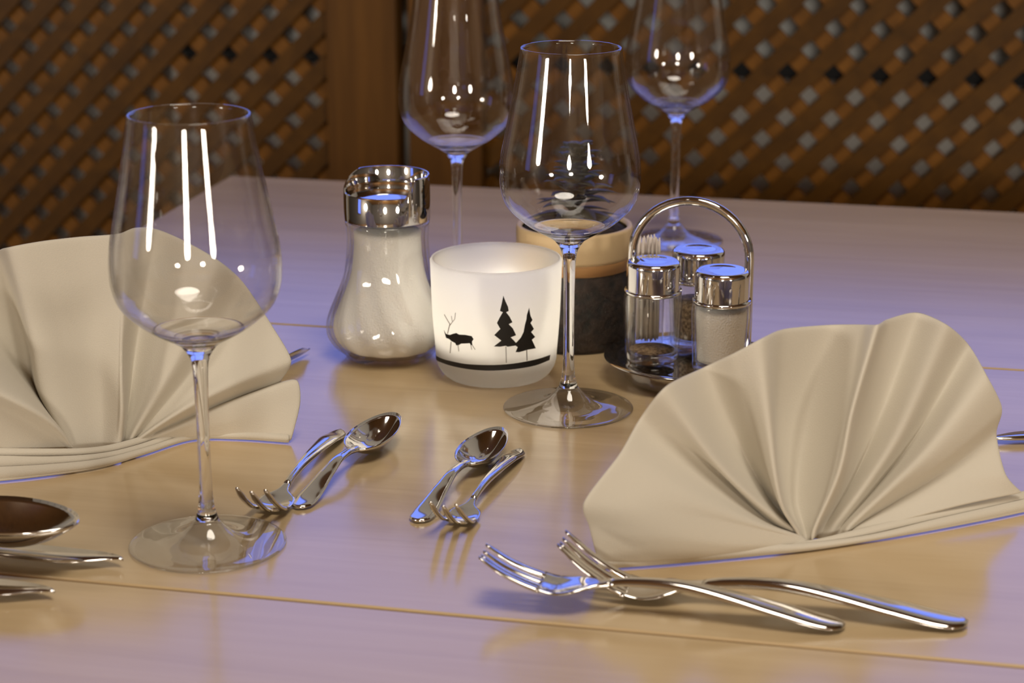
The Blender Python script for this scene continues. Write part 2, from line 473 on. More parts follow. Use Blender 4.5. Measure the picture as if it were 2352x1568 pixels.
rg = [lring(LR * .95, zb), lring(LR * 1.004, zb), lring(LR, None, -.0008), lring(LR - .0005, None), lring(LR - TW + .0004, None), lring(LR - TW, None, -.0008)]
FLR = zl - .0022
rg += [lring(LR - TW - .0001, FLR + .0004)] + [lring((LR - TW) * q, FLR + .0019 * (1 - q * q)) for q in (.93, .82, .68, .52, .36, .2, .08)]
for a_, b2 in zip(rg, rg[1:]):
    for i in range(NA): bm.faces.new((a_[i], b2[i], b2[(i + 1) % NA], a_[(i + 1) % NA]))
bm.faces.new(rg[-1]); bm.faces.new(rg[0])
auto(obj('pourer_lid', bm, M_CHROME, sug, label='chrome pourer lid with raised bar'), 45)

# ------------------------------------------------------------------ candle holder
G = ground(1140, 858)
cup = empty('candle_holder', G, 0, 'round frosted glass candle holder printed with fir trees and a deer, glowing', 'candle holder')
m = bpy.data.materials.new('frosted_glass'); m.use_nodes = True; M_FROST = m
nt = m.node_tree; nt.nodes.clear()
out = nt.nodes.new('ShaderNodeOutputMaterial'); mx = nt.nodes.new('ShaderNodeMixShader'); mx2 = nt.nodes.new('ShaderNodeMixShader')
tl = nt.nodes.new('ShaderNodeBsdfTranslucent'); df = nt.nodes.new('ShaderNodeBsdfDiffuse'); gs = nt.nodes.new('ShaderNodeBsdfGlossy')
tl.inputs[0].default_value = (.96, .955, .94, 1); df.inputs[0].default_value = (.84, .81, .77, 1); gs.inputs['Roughness'].default_value = .35
mx.inputs[0].default_value = .07
nt.links.new(tl.outputs[0], mx.inputs[1]); nt.links.new(df.outputs[0], mx.inputs[2])
fr = nt.nodes.new('ShaderNodeFresnel'); fr.inputs[0].default_value = 1.25
mx2.inputs[0].default_value = .03
nt.links.new(mx.outputs[0], mx2.inputs[1]); nt.links.new(gs.outputs[0], mx2.inputs[2]); nt.links.new(mx2.outputs[0], out.inputs[0])
cz = zr(G, 595)[0]
CR0 = zr(G, 852, 126)[1]; CR1 = zr(G, 835, 139)[1]; CR2 = zr(G, 595, 152)[1]
co = smooth_prof([(CR0 * .90, .0004), (CR0, .0035), (CR1 - .0006, .0090), (CR1, .016), ((CR1 + CR2) / 2 + .0003, cz * .55), (CR2, cz)], 36)
ci = [(r - .0026, z) for r, z in co if z > .010]
bm = bmesh.new(); add_lathe(bm, [(0, .0004)] + co + [(CR2 - .0006, cz + .0010), (CR2 - .0013, cz + .0013), (CR2 - .0020, cz + .0010)] + ci[::-1] + [(ci[0][0] * .9, .0085), (0, .0080)], 96)
obj('glass_cup', bm, M_FROST, cup)
def cup_r(z):
    for (r0, z0), (r1, z1) in zip(co, co[1:]):
        if z <= z1: return r0 + (r1 - r0) * (z - z0) / max(z1 - z0, 1e-9)
    return co[-1][0]
def decal(name, polys, mtl, lift=.00018):
    """flat outline in picture rows/columns wrapped round the cup"""
    bm = bmesh.new()
    for poly in polys:
        vs = []
        for px, py in poly:
            z = zr(G, py + 10)[0]
            # the printed face is the front wall: refine the height there
            for _ in range(6):
                r = cup_r(z); d = ray(CX, py); half = (px - 1140) / FPX
                t = (G.y) / d.y
                sn = max(-.99, min(.99, half * t / r)); yy = G.y - r * math.cos(math.asin(sn))
                t = yy / d.y; z = CAM_H + d.z * t
                sn = max(-.99, min(.99, half * t / r))
            a = math.asin(sn)
            vs.append((a, z))
        vv = [bm.verts.new((a, 0, z)) for a, z in vs]
        bm.faces.new(vv)
    bm.normal_update()
    bmesh.ops.triangulate(bm, faces=bm.faces[:], quad_method='FIXED', ngon_method='EAR_CLIP')
    bmesh.ops.subdivide_edges(bm, edges=bm.edges[:], cuts=3, use_grid_fill=True)
    for v in bm.verts:
        a, z = v.co.x, v.co.z
        r = cup_r(z) + lift
        v.co = (r * math.sin(a), -r * math.cos(a), z)
    o = obj(name, bm, mtl, cup, False)
    sm = o.modifiers.new('solid', 'SOLIDIFY'); sm.thickness = .00012
    return o
def cz4(x, y): return (700 + x / 2.703, 340 + y / 2.703)
tree1 = [(1237,915),(1250,950),(1266,985),(1270,1010),(1254,1018),(1275,1045),(1293,1080),(1270,1092),(1295,1118),(1315,1160),(1282,1174),(1303,1195),(1325,1222),(1262,1232),(1252,1226),(1215,1232),(1178,1230),(1224,1194),(1180,1160),(1218,1122),(1197,1085),(1215,1050),(1234,1018),(1216,1010),(1228,960)]
tree2 = [(1396,990),(1404,1040),(1416,1065),(1404,1084),(1425,1120),(1408,1140),(1432,1170),(1412,1188),(1436,1240),(1385,1250),(1335,1265),(1312,1265),(1325,1235),(1300,1216),(1318,1205),(1345,1175),(1362,1140),(1364,1128),(1370,1095),(1380,1060),(1382,1035)]
deer = [(868,1128),(880,1150),(905,1158),(925,1150),(945,1146),(962,1156),(1000,1158),(1040,1166),(1052,1185),(1042,1200),(1044,1222),(1036,1222),(1028,1210),(975,1212),(958,1222),(945,1222),(938,1208),(915,1196),(900,1182),(882,1176)]
band = [(800,1275),(850,1302),(920,1322),(1000,1338),(1100,1345),(1200,1345),(1300,1336),(1400,1318),(1470,1300),(1525,1280),(1520,1312),(1440,1345),(1340,1366),(1230,1378),(1120,1380),(1000,1368),(900,1345),(830,1318),(802,1302)]
P = lambda q: [cz4(*v) for v in q]
decal('printed_fir_tree', [P(tree1)], M_BLACK)
decal('printed_fir_tree', [P(tree2)], M_BLACK)
decal('printed_deer', [P(deer)], M_BLACK)
def bandq():
    n = len(band); top = band[:10]; bot = band[10:][::-1]
    return top, bot
bt = catmull([(x, y, 0) for x, y in band[:10]], 40); bb = catmull([(x, y, 0) for x, y in band[10:][::-1]], 40)
decal('printed_ground_band', [[cz4(a.x, a.y), cz4(b_.x, b_.y), cz4(c_.x, c_.y), cz4(d_.x, d_.y)] for a, b_, c_, d_ in zip(bt, bt[1:], bb[1:], bb)], M_BLACK)
def thin(x0, y0, x1, y1, wd=4):
    dx, dy = x1 - x0, y1 - y0; L = math.hypot(dx, dy); nx, ny = -dy / L * wd / 2, dx / L * wd / 2
    return P([(x0 + nx, y0 + ny), (x1 + nx, y1 + ny), (x1 - nx, y1 - ny), (x0 - nx, y0 - ny)])
decal('printed_tree_trunk', [thin(1252, 1230, 1255, 1332, 6)], M_GREY)
decal('printed_tree_trunk', [thin(1380, 1252, 1382, 1318, 6)], M_GREY)
decal('printed_antlers', [thin(890, 1150, 905, 1090, 5), thin(905, 1090, 870, 1030, 4), thin(903, 1100, 935, 1060, 4), thin(935, 1060, 940, 1020, 4), thin(920, 1075, 915, 1040, 3)], M_GREY)
decal('printed_deer_legs', [thin(912, 1200, 906, 1270, 5), thin(955, 1218, 960, 1260, 4), thin(1040, 1215, 1062, 1250, 4), thin(1034, 1218, 1040, 1250, 4)], M_GREY)

# tealight in it
tea = empty('tealight', G + Vector((-.006, 0, .0090)), 0, 'small lit tealight burning inside the frosted candle holder', 'candle')
bm = bmesh.new(); add_lathe(bm, [(0, 0), (.0185, 0), (.0190, .0005), (.0190, .0150), (.0194, .0153), (.0187, .0153), (.0186, .012), (0, .012)], 48); obj('metal_cup', bm, M_STEEL, tea)
bm = bmesh.new(); add_lathe(bm, [(0, .0121), (.0183, .0121), (.0183, .0128), (0, .0124)], 40); obj('wax', bm, plain('wax', (.85, .82, .72), .4), tea)
bm = bmesh.new(); add_tube(bm, [(0, 0, .012), (.0003, 0, .016), (.001, 0, .018)], .0006, 8); obj('wick', bm, M_BLACK, tea)
bm = bmesh.new(); add_lathe(bm, smooth_prof([(0, .0170), (.0022, .0185), (.0030, .0210), (.0024, .0245), (.0010, .0280), (0, .0300)], 18), 20); obj('flame', bm, emit('flame', (1, .90, .74, 1), 1050), tea)

# ------------------------------------------------------------------ planter
G = ground(1317, 780)
pot = empty('plant_pot', G, 0, 'dark brown round plant pot with a cream rim behind the candle holder', 'plant pot')
PRt = zr(G, 515, 134)[1]; PRb = zr(G, 770, 128)[1]
def frontz(py, r):          # height on the front wall
    d = ray(CX, py); t = (G.y - r) / d.y; return CAM_H + d.z * t
zt, zm, zs = frontz(544, PRt), frontz(614, PRt), frontz(640, PRt)
m, nt, b = mat('dark_bark'); M_BARK = m
n = noise(nt, 160, (1, 1, 1), 5); nt.links.new(ramp(nt, n, [(.35, (.006, .004, .003)), (.65, (.030, .017, .010))]), b.inputs['Base Color'])
b.inputs['Roughness'].default_value = .85; bump(nt, b, n, .003)
bm = bmesh.new(); add_lathe(bm, [(0, .0005), (PRb * .98, .0005), (PRb, .003), (PRb * 1.0, zs * .5), (PRt * .965, zs), (PRt * .93, zs + .001), (0, zs + .001)], 72); obj('pot_body', bm, M_BARK, pot)
bm = bmesh.new(); add_lathe(bm, [(PRt * .93, zs), (PRt * .975, zs), (PRt * .985, zm - .001), (PRt * .98, zm), (PRt * .93, zm)], 72); obj('tan_band', bm, plain('tan_band', (.38, .20, .075), .5), pot)
bm = bmesh.new(); add_lathe(bm, [(PRt * .90, zm), (PRt * .985, zm), (PRt, zm + .002), (PRt, zt - .002), (PRt * .985, zt), (PRt * .93, zt), (PRt * .90, zt - .002)], 72); obj('rim', bm, plain('cream_rim', (.62, .46, .26), .5), pot)
bm = bmesh.new(); add_lathe(bm, [(0, zm + .001), (PRt * .91, zm + .001), (PRt * .91, zt - .004), (PRt * .6, zt + .003), (0, zt + .006)], 48); obj('soil', bm, M_BARK, pot)
m, nt, b = mat('dark_foliage'); M_LEAF = m
b.inputs['Base Color'].default_value = (.018, .022, .017, 1); b.inputs['Roughness'].default_value = .5
plant = empty('potted_plant', G + Vector((0, 0, zt)), 0, 'small dark leafy plant growing in the pot behind the middle wine glass', 'plant')
rnd = random.Random(8)
bm = bmesh.new(); add_tube(bm, [(0, 0, -.004), (.001, 0, .02), (.003, -.001, .045)], lambda s: .0028 - .0015 * s, 8); obj('plant_stem', bm, M_BARK, plant)
bm = bmesh.new()
for k in range(64):
    lev = k / 64
    a = k * 2.399963; z0 = .003 + .046 * lev
    L = (.036 - .022 * lev) * rnd.uniform(.8, 1.1); tilt = rnd.uniform(.05, .45) + .6 * lev
    d = Vector((math.cos(a), math.sin(a), 0)); side = Vector((-math.sin(a), math.cos(a), 0))
    rings = []
    for j in range(7):
        s = j / 6
        c = Vector((0.002 * lev, 0, z0)) + d * (L * s * math.cos(tilt)) + Vector((0, 0, L * (s * math.sin(tilt) - .35 * s * s)))
        wd = .0052 * math.sin(math.pi * min(1, .12 + .88 * s)) + .0003
        rings.append([c + side * wd, c + Vector((0, 0, .0012)) * (1 - s), c - side * wd, c - Vector((0, 0, .0008)) * (1 - s)])
    add_rings(bm, rings)
obj('leaves', bm, M_LEAF, plant)

# ------------------------------------------------------------------ condiment stand
sc = ground(1497, 822, .014).y  # depth of the left shaker
Lp = ground(1497, 824, .014); MMX = Lp.y / ray(CX, 824).y / FPX
def rel(dx, dy): return Vector((Lp.x + dx, Lp.y + dy, 0))
TC = rel(.0225, .008)
st = empty('condiment_stand', TC, 0, 'round chrome condiment stand with an arched carrying handle', 'condiment stand')
bm = bmesh.new(); add_lathe(bm, [(0, .0006), (.0375, .0006), (.0385, .0016), (.0392, .009), (.0398, .0105), (.0500, .0128), (.0508, .0136), (.0500, .0142), (.0420, .0128), (.0395, .0130), (0, .0130)], 80)
auto(obj('tray', bm, M_CHROME, st), 50)
lg = Vector((-.0340, .0110, 0)); rgt = Vector((.0340, -.0080, 0))
zt_ = zr(TC, 463)[0]; zs_ = zr(TC, 590)[0]
pts = [lg + Vector((0, 0, .012)), lg + Vector((0, 0, .04)), lg + Vector((0, 0, zs_ - .004))]
for k in range(0, 25):
    a = math.pi * (1 - k / 24)
    pts.append(Vector((rgt.x * (1 + math.cos(a)) / 2 + lg.x * (1 - math.cos(a)) / 2, rgt.y * (1 + math.cos(a)) / 2 + lg.y * (1 - math.cos(a)) / 2, zs_ + (zt_ - zs_) * math.sin(a))))
pts += [rgt + Vector((0, 0, zs_ - .004)), rgt + Vector((0, 0, .04)), rgt + Vector((0, 0, .012))]
bm = bmesh.new(); add_tube(bm, pts, .0028, 16); obj('handle', bm, M_CHROME, st)
m, nt, b = mat('ground_pepper'); M_PEP = m
n = noise(nt, 500, (1, 1, 1), 2); nt.links.new(ramp(nt, n, [(.38, (.10, .06, .03)), (.62, (.36, .25, .15))]), b.inputs['Base Color']); b.inputs['Roughness'].default_value = .8
def shaker(name, p, label, fill, fillname, fillz, lid_r=.0160, body_r=.0172, hb=.0425, hl=.0175):
    root = empty(name, Vector((p.x, p.y, .0137)), 0, label, 'shaker', 'shakers in the condiment stand')
    po = smooth_prof([(body_r * .86, .0004), (body_r * .93, .002), (body_r * .95, .010), (body_r * 1.0, .026), (body_r * 1.02, .036), (body_r * .97, hb)], 20)
    bm = bmesh.new(); clear_bodies(bm, po, .0018, .003, 64); obj('glass_body', bm, M_JARGLASS, root)
    if fill:
        f = [(r - .0028, z) for r, z in po if .005 < z < fillz]
        bm = bmesh.new(); add_lathe(bm, [(0, f[0][1])] + f + [(0, f[-1][1] + .0008)], 48); obj(fillname, bm, fill, root)
    bm = bmesh.new(); add_lathe(bm, [(0, hb - .0008), (body_r * .99, hb - .0008), (body_r * 1.0, hb + .0002), (body_r * .99, hb + .0012), (0, hb + .0012)], 64); obj('collar', bm, M_CHROME, root)
    z0 = hb + .0012
    bm = bmesh.new(); add_lathe(bm, smooth_prof([(lid_r, z0), (lid_r, z0 + hl - .0035)], 4) + [(lid_r * .985, z0 + hl - .0015), (lid_r * .93, z0 + hl - .0004), (lid_r * .86, z0 + hl), (lid_r * .80, z0 + hl - .0003), (lid_r * .5, z0 + hl + .0006), (0, z0 + hl + .0010)], 64)
    auto(obj('lid', bm, M_CHROME, root), 50)
    return root
shaker('pepper_shaker', rel(0, 0), 'front left glass shaker with brownish contents in the condiment stand', M_PEP, 'ground_pepper', .0085)
shaker('salt_shaker', rel(.0385, -.022), 'glass shaker full of white salt, front right in the condiment stand', M_SUGAR, 'salt', .0385)
shaker('spice_shaker', rel(.0290, .0285), 'rear shaker of the condiment stand with only its chrome lid showing', M_PEP, 'ground_spice', .030)
tpk = rel(-.0005, .0330)
tp = empty('toothpick_holder', Vector((tpk.x, tpk.y, .0137)), 0, 'small clear toothpick holder behind the front left shaker of the stand', 'toothpick holder')
bm = bmesh.new(); clear_bodies(bm, [(.0090, .0004), (.0096, .002), (.0096, .046)], .001, .002, 40); obj('glass_tube', bm, M_JARGLASS, tp)
M_PICK = plain('toothpick_wood', (.74, .66, .60), .6)
pk0 = None
for k in range(26):
    a, r = k * 2.4, .0068 * math.sqrt((k + .5) / 26)
    if pk0 is None:
        bm = bmesh.new(); add_tube(bm, [(0, 0, 0), (0, 0, .004), (0, 0, .058), (0, 0, .064)], lambda s: .0004 + .0006 * math.sin(math.pi * s), 6)
        pk0 = o = obj('toothpick', bm, M_PICK)
    else:
        o = pk0.copy(); COL.objects.link(o)
    o.location = (tpk.x + r * math.cos(a), tpk.y + r * math.sin(a), .0160 + rnd.uniform(0, .002))
    o['label'] = 'pale wooden toothpick standing in the clear toothpick holder'; o['category'] = 'toothpick'; o['group'] = 'toothpicks in the holder'

# ------------------------------------------------------------------ napkins
m, nt, b = mat('cream_linen'); M_LINEN = m
b.inputs['Base Color'].default_value = (.62, .58, .495, 1); b.inputs['Roughness'].default_value = .85
b.inputs['Sheen Weight'].default_value = .15
bump(nt, b, noise(nt, 1500, (1, 1, 1), 2), .00015)
def napkin(base_px, yaw, tilt, rays, hems, label, shift=0.0, own=None, nsub=8, nr=26):
    own = own or {}
    nray = len(rays)
    B = ground(*base_px)
    root = empty('fan_napkin', B, 0, label, 'napkin', 'fan folded napkins')
    n0 = Vector((math.sin(yaw), -math.cos(yaw), 0)) * math.cos(tilt) + Vector((0, 0, math.sin(tilt)))
    def pt(px, py, d, zmin=.0010):
        p = on_plane(px, py, B + n0 * d, n0)
        if p.z < zmin: p = ground(px, py, zmin)
        return p
    R3 = []
    for ri, r in enumerate(rays):      # r = [(px, py, depth mm), ...] from the pinch to the rim
        dep = own.get(ri, own.get(ri - nray)) or [c * 1.3 + shift for a, b_, c in r]
        R3.append(catmull([(r[0][0], r[0][1] + 13, (dep[0] - 1) * 4)] + [(a, b_, c * 4) for (a, b_, _), c in zip(r, dep)], nr))
    cols = []
    for j in range(nr):
        row = [v[j] for v in R3]
        cols.append(catmull_idx(row, nsub))
    bm = bmesh.new()
    add_rings(bm, [[pt(v.x, v.y, v.z / 4000) - B for v in row] for row in cols], False, False, closed=False)
    o = obj('pleated_fan', bm, M_LINEN, root)
    sm = o.modifiers.new('solid', 'SOLIDIFY'); sm.thickness = .0016; sm.offset = 0
    mod_sub(o, 1)
    low = catmull([(a, t, b_) for a, t, b_, d in hems[-1]], 60)       # the lowest fold lies on the table
    base_d = [(v.x, (ground(v.x, v.z, .0006) - B).dot(n0)) for v in low]
    for hi, hm in enumerate(hems):     # each hem: list of (px, top py, bottom py, -)
        lev = len(hems) - 1 - hi
        pc = catmull([(a, t, b_) for a, t, b_, d in hm], 60)
        dc = [Vector((0, interp(base_d, v.x) * 1000 - 2.6 * lev, 0)) for v in pc]
        bm = bmesh.new(); rings = []
        for v, dd in zip(pc, dc):
            ring = []
            for s in range(9):
                u = s / 8
                ring.append(pt(v.x, v.y + (v.z - v.y) * u, dd.y / 1000 + .0018 * math.sin(math.pi * u)) - B)
            rings.append(ring)
        add_rings(bm, rings, False, False, closed=False)
        o = obj('folded_hem', bm, M_LINEN, root)
        sm = o.modifiers.new('solid', 'SOLIDIFY'); sm.thickness = .0014; sm.offset = 0
        mod_sub(o, 1)
    return root
def catmull_idx(P, n):
    out = []
    for i in range(len(P) - 1):
        p0 = P[max(i - 1, 0)]; p1 = P[i]; p2 = P[i + 1]; p3 = P[min(i + 2, len(P) - 1)]
        m1, m2 = (p2 - p0) * .42, (p3 - p1) * .42
        for k in range(n):
            u = k / n; u2, u3 = u * u, u * u * u
            out.append(p1 * (2*u3 - 3*u2 + 1) + m1 * (u3 - 2*u2 + u) + p2 * (-2*u3 + 3*u2) + m2 * (u3 - u2))
    out.append(P[-1])
    return out
def zz(x, y, d, ox=1320, oy=680, s=2.352): return (ox + x / s, oy + y / s, d)
rays_r = [
    [zz(1270,1340,9), zz(900,1395,17), zz(480,1425,24), zz(125,1440,30)],
    [zz(1265,1335,9), zz(880,1340,22), zz(420,1290,32), zz(75,1245,36)],
    [zz(1260,1325,7), zz(850,1230,20), zz(400,1150,31), zz(48,1110,36)],
    [zz(1255,1315,6), zz(1000,1230,12), zz(620,1060,20), zz(240,850,25)],
    [zz(1245,1305,2), zz(1080,1240,0), zz(780,960,4), zz(350,660,10)],
    [zz(1235,1300,4), zz(1060,1180,9), zz(760,890,14), zz(490,485,18)],
    [zz(1225,1295,0), zz(1040,1080,-4), zz(830,720,-3), zz(690,385,2)],
    [zz(1215,1290,3), zz(1070,1050,4), zz(950,680,6), zz(860,305,12)],
    [zz(1215,1290,7), zz(1115,1120,12), zz(1055,700,15), zz(1010,225,18)],
    [zz(1225,1292,2), zz(1140,1120,-2), zz(1090,700,-4), zz(1130,175,6)],
    [zz(1255,1300,0), zz(1200,1090,-9), zz(1250,700,-10), zz(1380,152,2)],
    [zz(1275,1300,4), zz(1350,1080,4), zz(1440,720,6), zz(1560,150,12)],
    [zz(1285,1285,8), zz(1430,950,17), zz(1500,620,20), zz(1640,150,22)],
    [zz(1300,1280,2), zz(1450,990,2), zz(1530,680,2), zz(1690,122,4)],
    [zz(1330,1280,0), zz(1500,1000,-6), zz(1640,680,-6), zz(1850,85,-2)],
    [zz(1380,1275,3), zz(1570,1020,4), zz(1760,720,6), zz(2010,150,8)],
    [zz(1420,1270,1), zz(1620,1040,-2), zz(1830,770,-3), zz(2130,260,0)],
    [zz(1460,1265,5), zz(1680,1050,7), zz(1930,800,9), zz(2230,430,12)],
    [zz(1480,1262,4), zz(1730,1060,5), zz(2010,860,7), zz(2310,600,8)],
    [zz(1490,1262,2), zz(1760,1090,0), zz(2060,900,1), zz(2280,740,2)],
    [zz(1490,1275,4), zz(1770,1140,4), zz(2080,1000,5), zz(2330,960,8)],
    [zz(1480,1290,6), zz(1780,1210,7), zz(2090,1130,9), zz(2420,1060,10)],
]
hems_r = [
    [zz(1080,0,0)[:1] + (680 + 1338 / 2.352, 680 + 1352 / 2.352, 10), (1320 + 1270 / 2.352, 680 + 1322 / 2.352, 680 + 1352 / 2.352, 11), (1320 + 1500 / 2.352, 680 + 1268 / 2.352, 680 + 1318 / 2.352, 10), (1320 + 1800 / 2.352, 680 + 1195 / 2.352, 680 + 1252 / 2.352, 10), (1320 + 2280 / 2.352, 680 + 1085 / 2.352, 680 + 1150 / 2.352, 10), (1320 + 2480 / 2.352, 680 + 1040 / 2.352, 680 + 1110 / 2.352, 10)],
    [(1320 + 125 / 2.352, 680 + 1415 / 2.352, 680 + 1476 / 2.352, 30), (1320 + 600 / 2.352, 680 + 1385 / 2.352, 680 + 1440 / 2.352, 24), (1320 + 1000 / 2.352, 680 + 1348 / 2.352, 680 + 1402 / 2.352, 18), (1320 + 1270 / 2.352, 680 + 1334 / 2.352, 680 + 1373 / 2.352, 15), (1320 + 1600 / 2.352, 680 + 1290 / 2.352, 680 + 1322 / 2.352, 14), (1320 + 1950 / 2.352, 680 + 1205 / 2.352, 680 + 1262 / 2.352, 14), (1320 + 2280 / 2.352, 680 + 1130 / 2.352, 680 + 1198 / 2.352, 13), (1320 + 2480 / 2.352, 680 + 1085 / 2.352, 680 + 1155 / 2.352, 13)],
]
napkin((1850, 1262), R(20), R(24), rays_r, hems_r, 'cream fan folded napkin on the right above the two forks', -9.0, {0: [0, 0, -2, -8], 1: [0, 4, 5, -1], 2: [0, 6, 9, 5], 3: [-1, 4, 9, 9], -1: [-1, 0, 0, -2], -2: [-3, -4, -3, 0]})
def yy(x, y, d): return zz(x, y, d, 0, 480, 2.376)
rays_l = [
    [yy(400,1330,10), yy(180,1340,14), yy(-60,1290,18), yy(-420,1240,22)],
    [yy(400,1325,10), yy(220,1200,18), yy(0,1080,24), yy(-380,960,28)],
    [yy(400,1318,12), yy(300,1180,22), yy(140,1068,28), yy(-260,860,32)],
    [yy(395,1312,4), yy(260,1120,4), yy(70,900,6), yy(-300,600,10)],
    [yy(390,1312,0), yy(250,1060,-10), yy(60,800,-10), yy(-180,400,0)],
    [yy(395,1312,1), yy(210,1000,-8), yy(150,740,-10), yy(-20,235,0)],
    [yy(400,1312,6), yy(240,1010,6), yy(185,740,10), yy(50,205,14)],
    [yy(470,1308,4), yy(420,1020,6), yy(350,700,10), yy(230,172,16)],
    [yy(560,1300,4), yy(560,1020,6), yy(530,700,10), yy(440,148,16)],
    [yy(630,1285,8), yy(650,1030,12), yy(650,720,14), yy(640,133,18)],
    [yy(655,1275,8), yy(668,1100,13), yy(665,760,14), yy(735,100,16)],
    [yy(672,1272,0), yy(700,1050,-4), yy(740,720,-3), yy(850,105,4)],
    [yy(690,1272,2), yy(780,1050,3), yy(860,740,4), yy(1010,172,8)],
    [yy(705,1272,5), yy(840,1040,8), yy(990,770,11), yy(1190,275,14)],
    [yy(715,1275,1), yy(900,1060,2), yy(1090,820,2), yy(1330,400,6)],
    [yy(720,1280,3), yy(960,1090,5), yy(1230,860,7), yy(1490,640,9)],
    [yy(720,1284,5), yy(980,1110,8), yy(1290,950,12), yy(1592,825,15)],
    [yy(720,1288,3), yy(960,1165,4), yy(1240,1050,5), yy(1535,940,7)],
    [yy(720,1292,5), yy(980,1185,9), yy(1290,1050,14), yy(1625,935,18)],
    [yy(720,1298,6), yy(990,1210,12), yy(1300,1140,18), yy(1640,1060,22)],
    [yy(715,1305,8), yy(980,1245,14), yy(1290,1235,20), yy(1590,1265,26)],
]
hems_l = [
    [(-120, 480 + 1300 / 2.376, 480 + 1345 / 2.376, 12), (0, 480 + 1305 / 2.376, 480 + 1352 / 2.376, 12), (400 / 2.376, 480 + 1308 / 2.376, 480 + 1345 / 2.376, 12), (560 / 2.376, 480 + 1295 / 2.376, 480 + 1335 / 2.376, 12), (700 / 2.376, 480 + 1262 / 2.376, 480 + 1305 / 2.376, 12), (860 / 2.376, 480 + 1210 / 2.376, 480 + 1250 / 2.376, 12), (1080 / 2.376, 480 + 1132 / 2.376, 480 + 1140 / 2.376, 8), (1150 / 2.376, 480 + 1112 / 2.376, 480 + 1114 / 2.376, 2)],
    [(-120, 480 + 1335 / 2.376, 480 + 1420 / 2.376, 17), (0, 480 + 1345 / 2.376, 480 + 1420 / 2.376, 17), (300 / 2.376, 480 + 1350 / 2.376, 480 + 1400 / 2.376, 16), (560 / 2.376, 480 + 1332 / 2.376, 480 + 1370 / 2.376, 16), (760 / 2.376, 480 + 1285 / 2.376, 480 + 1325 / 2.376, 16), (1000 / 2.376, 480 + 1200 / 2.376, 480 + 1240 / 2.376, 16), (1200 / 2.376, 480 + 1135 / 2.376, 480 + 1155 / 2.376, 12), (1290 / 2.376, 480 + 1100 / 2.376, 480 + 1104 / 2.376, 3)],
    [(-120, 480 + 1400 / 2.376, 480 + 1500 / 2.376, 22), (0, 480 + 1405 / 2.376, 480 + 1484 / 2.376, 22), (300 / 2.376, 480 + 1390 / 2.376, 480 + 1450 / 2.376, 21), (560 / 2.376, 480 + 1362 / 2.376, 480 + 1408 / 2.376, 20), (800 / 2.376, 480 + 1300 / 2.376, 480 + 1335 / 2.376, 20), (1050 / 2.376, 480 + 1225 / 2.376, 480 + 1258 / 2.376, 21), (1300 / 2.376, 480 + 1215 / 2.376, 480 + 1255 / 2.376, 24), (1580 / 2.376, 480 + 1230 / 2.376, 480 + 1274 / 2.376, 28)],
]
napkin((225, 1042), R(17), R(22), rays_l, hems_l, 'cream fan folded napkin on the left behind the nearest wine glass', 0.0, {-1: [6, -3, 0, 13], -2: [5, 0, 5, 16], -3: [5, 2, 7, 17], -4: [3, -1, 0, 8]})

# ------------------------------------------------------------------ cutlery
def sweep(bm, L, x0, x1, wtab, ztab, ttab, n=48, m=10, crown=0.25, cup=None):
    """a flat bar swept along x: half width, centre height and thickness from tables (x in 0..1 of L)"""
    rings = []
    for i in range(n + 1):
        s = x0 + (x1 - x0) * i / n
        wd, z, t = sinterp(wtab, s), sinterp(ztab, s), sinterp(ttab, s)
        c = cup(s) if cup else 0
        top, bot = [], []
        for k in range(m + 1):
            u = -1 + 2 * k / m
            edge = math.sqrt(max(0, 1 - u ** 4))
            zz_ = z + c * (u * u)
            top.append(Vector((s * L, u * wd, zz_ + t * (.15 + .85 * edge) / 2 + crown * t * (1 - u * u))))
            bot.append(Vector((s * L, u * wd, zz_ - t * (.15 + .85 * edge) / 2)))
        rings.append(top + bot[::-1])
    add_rings(bm, rings)
HW = [(0, .0012), (.012, .0052), (.05, .0082), (.11, .0086), (.30, .0062), (.48, .0040), (.58, .0030), (.63, .0029)]
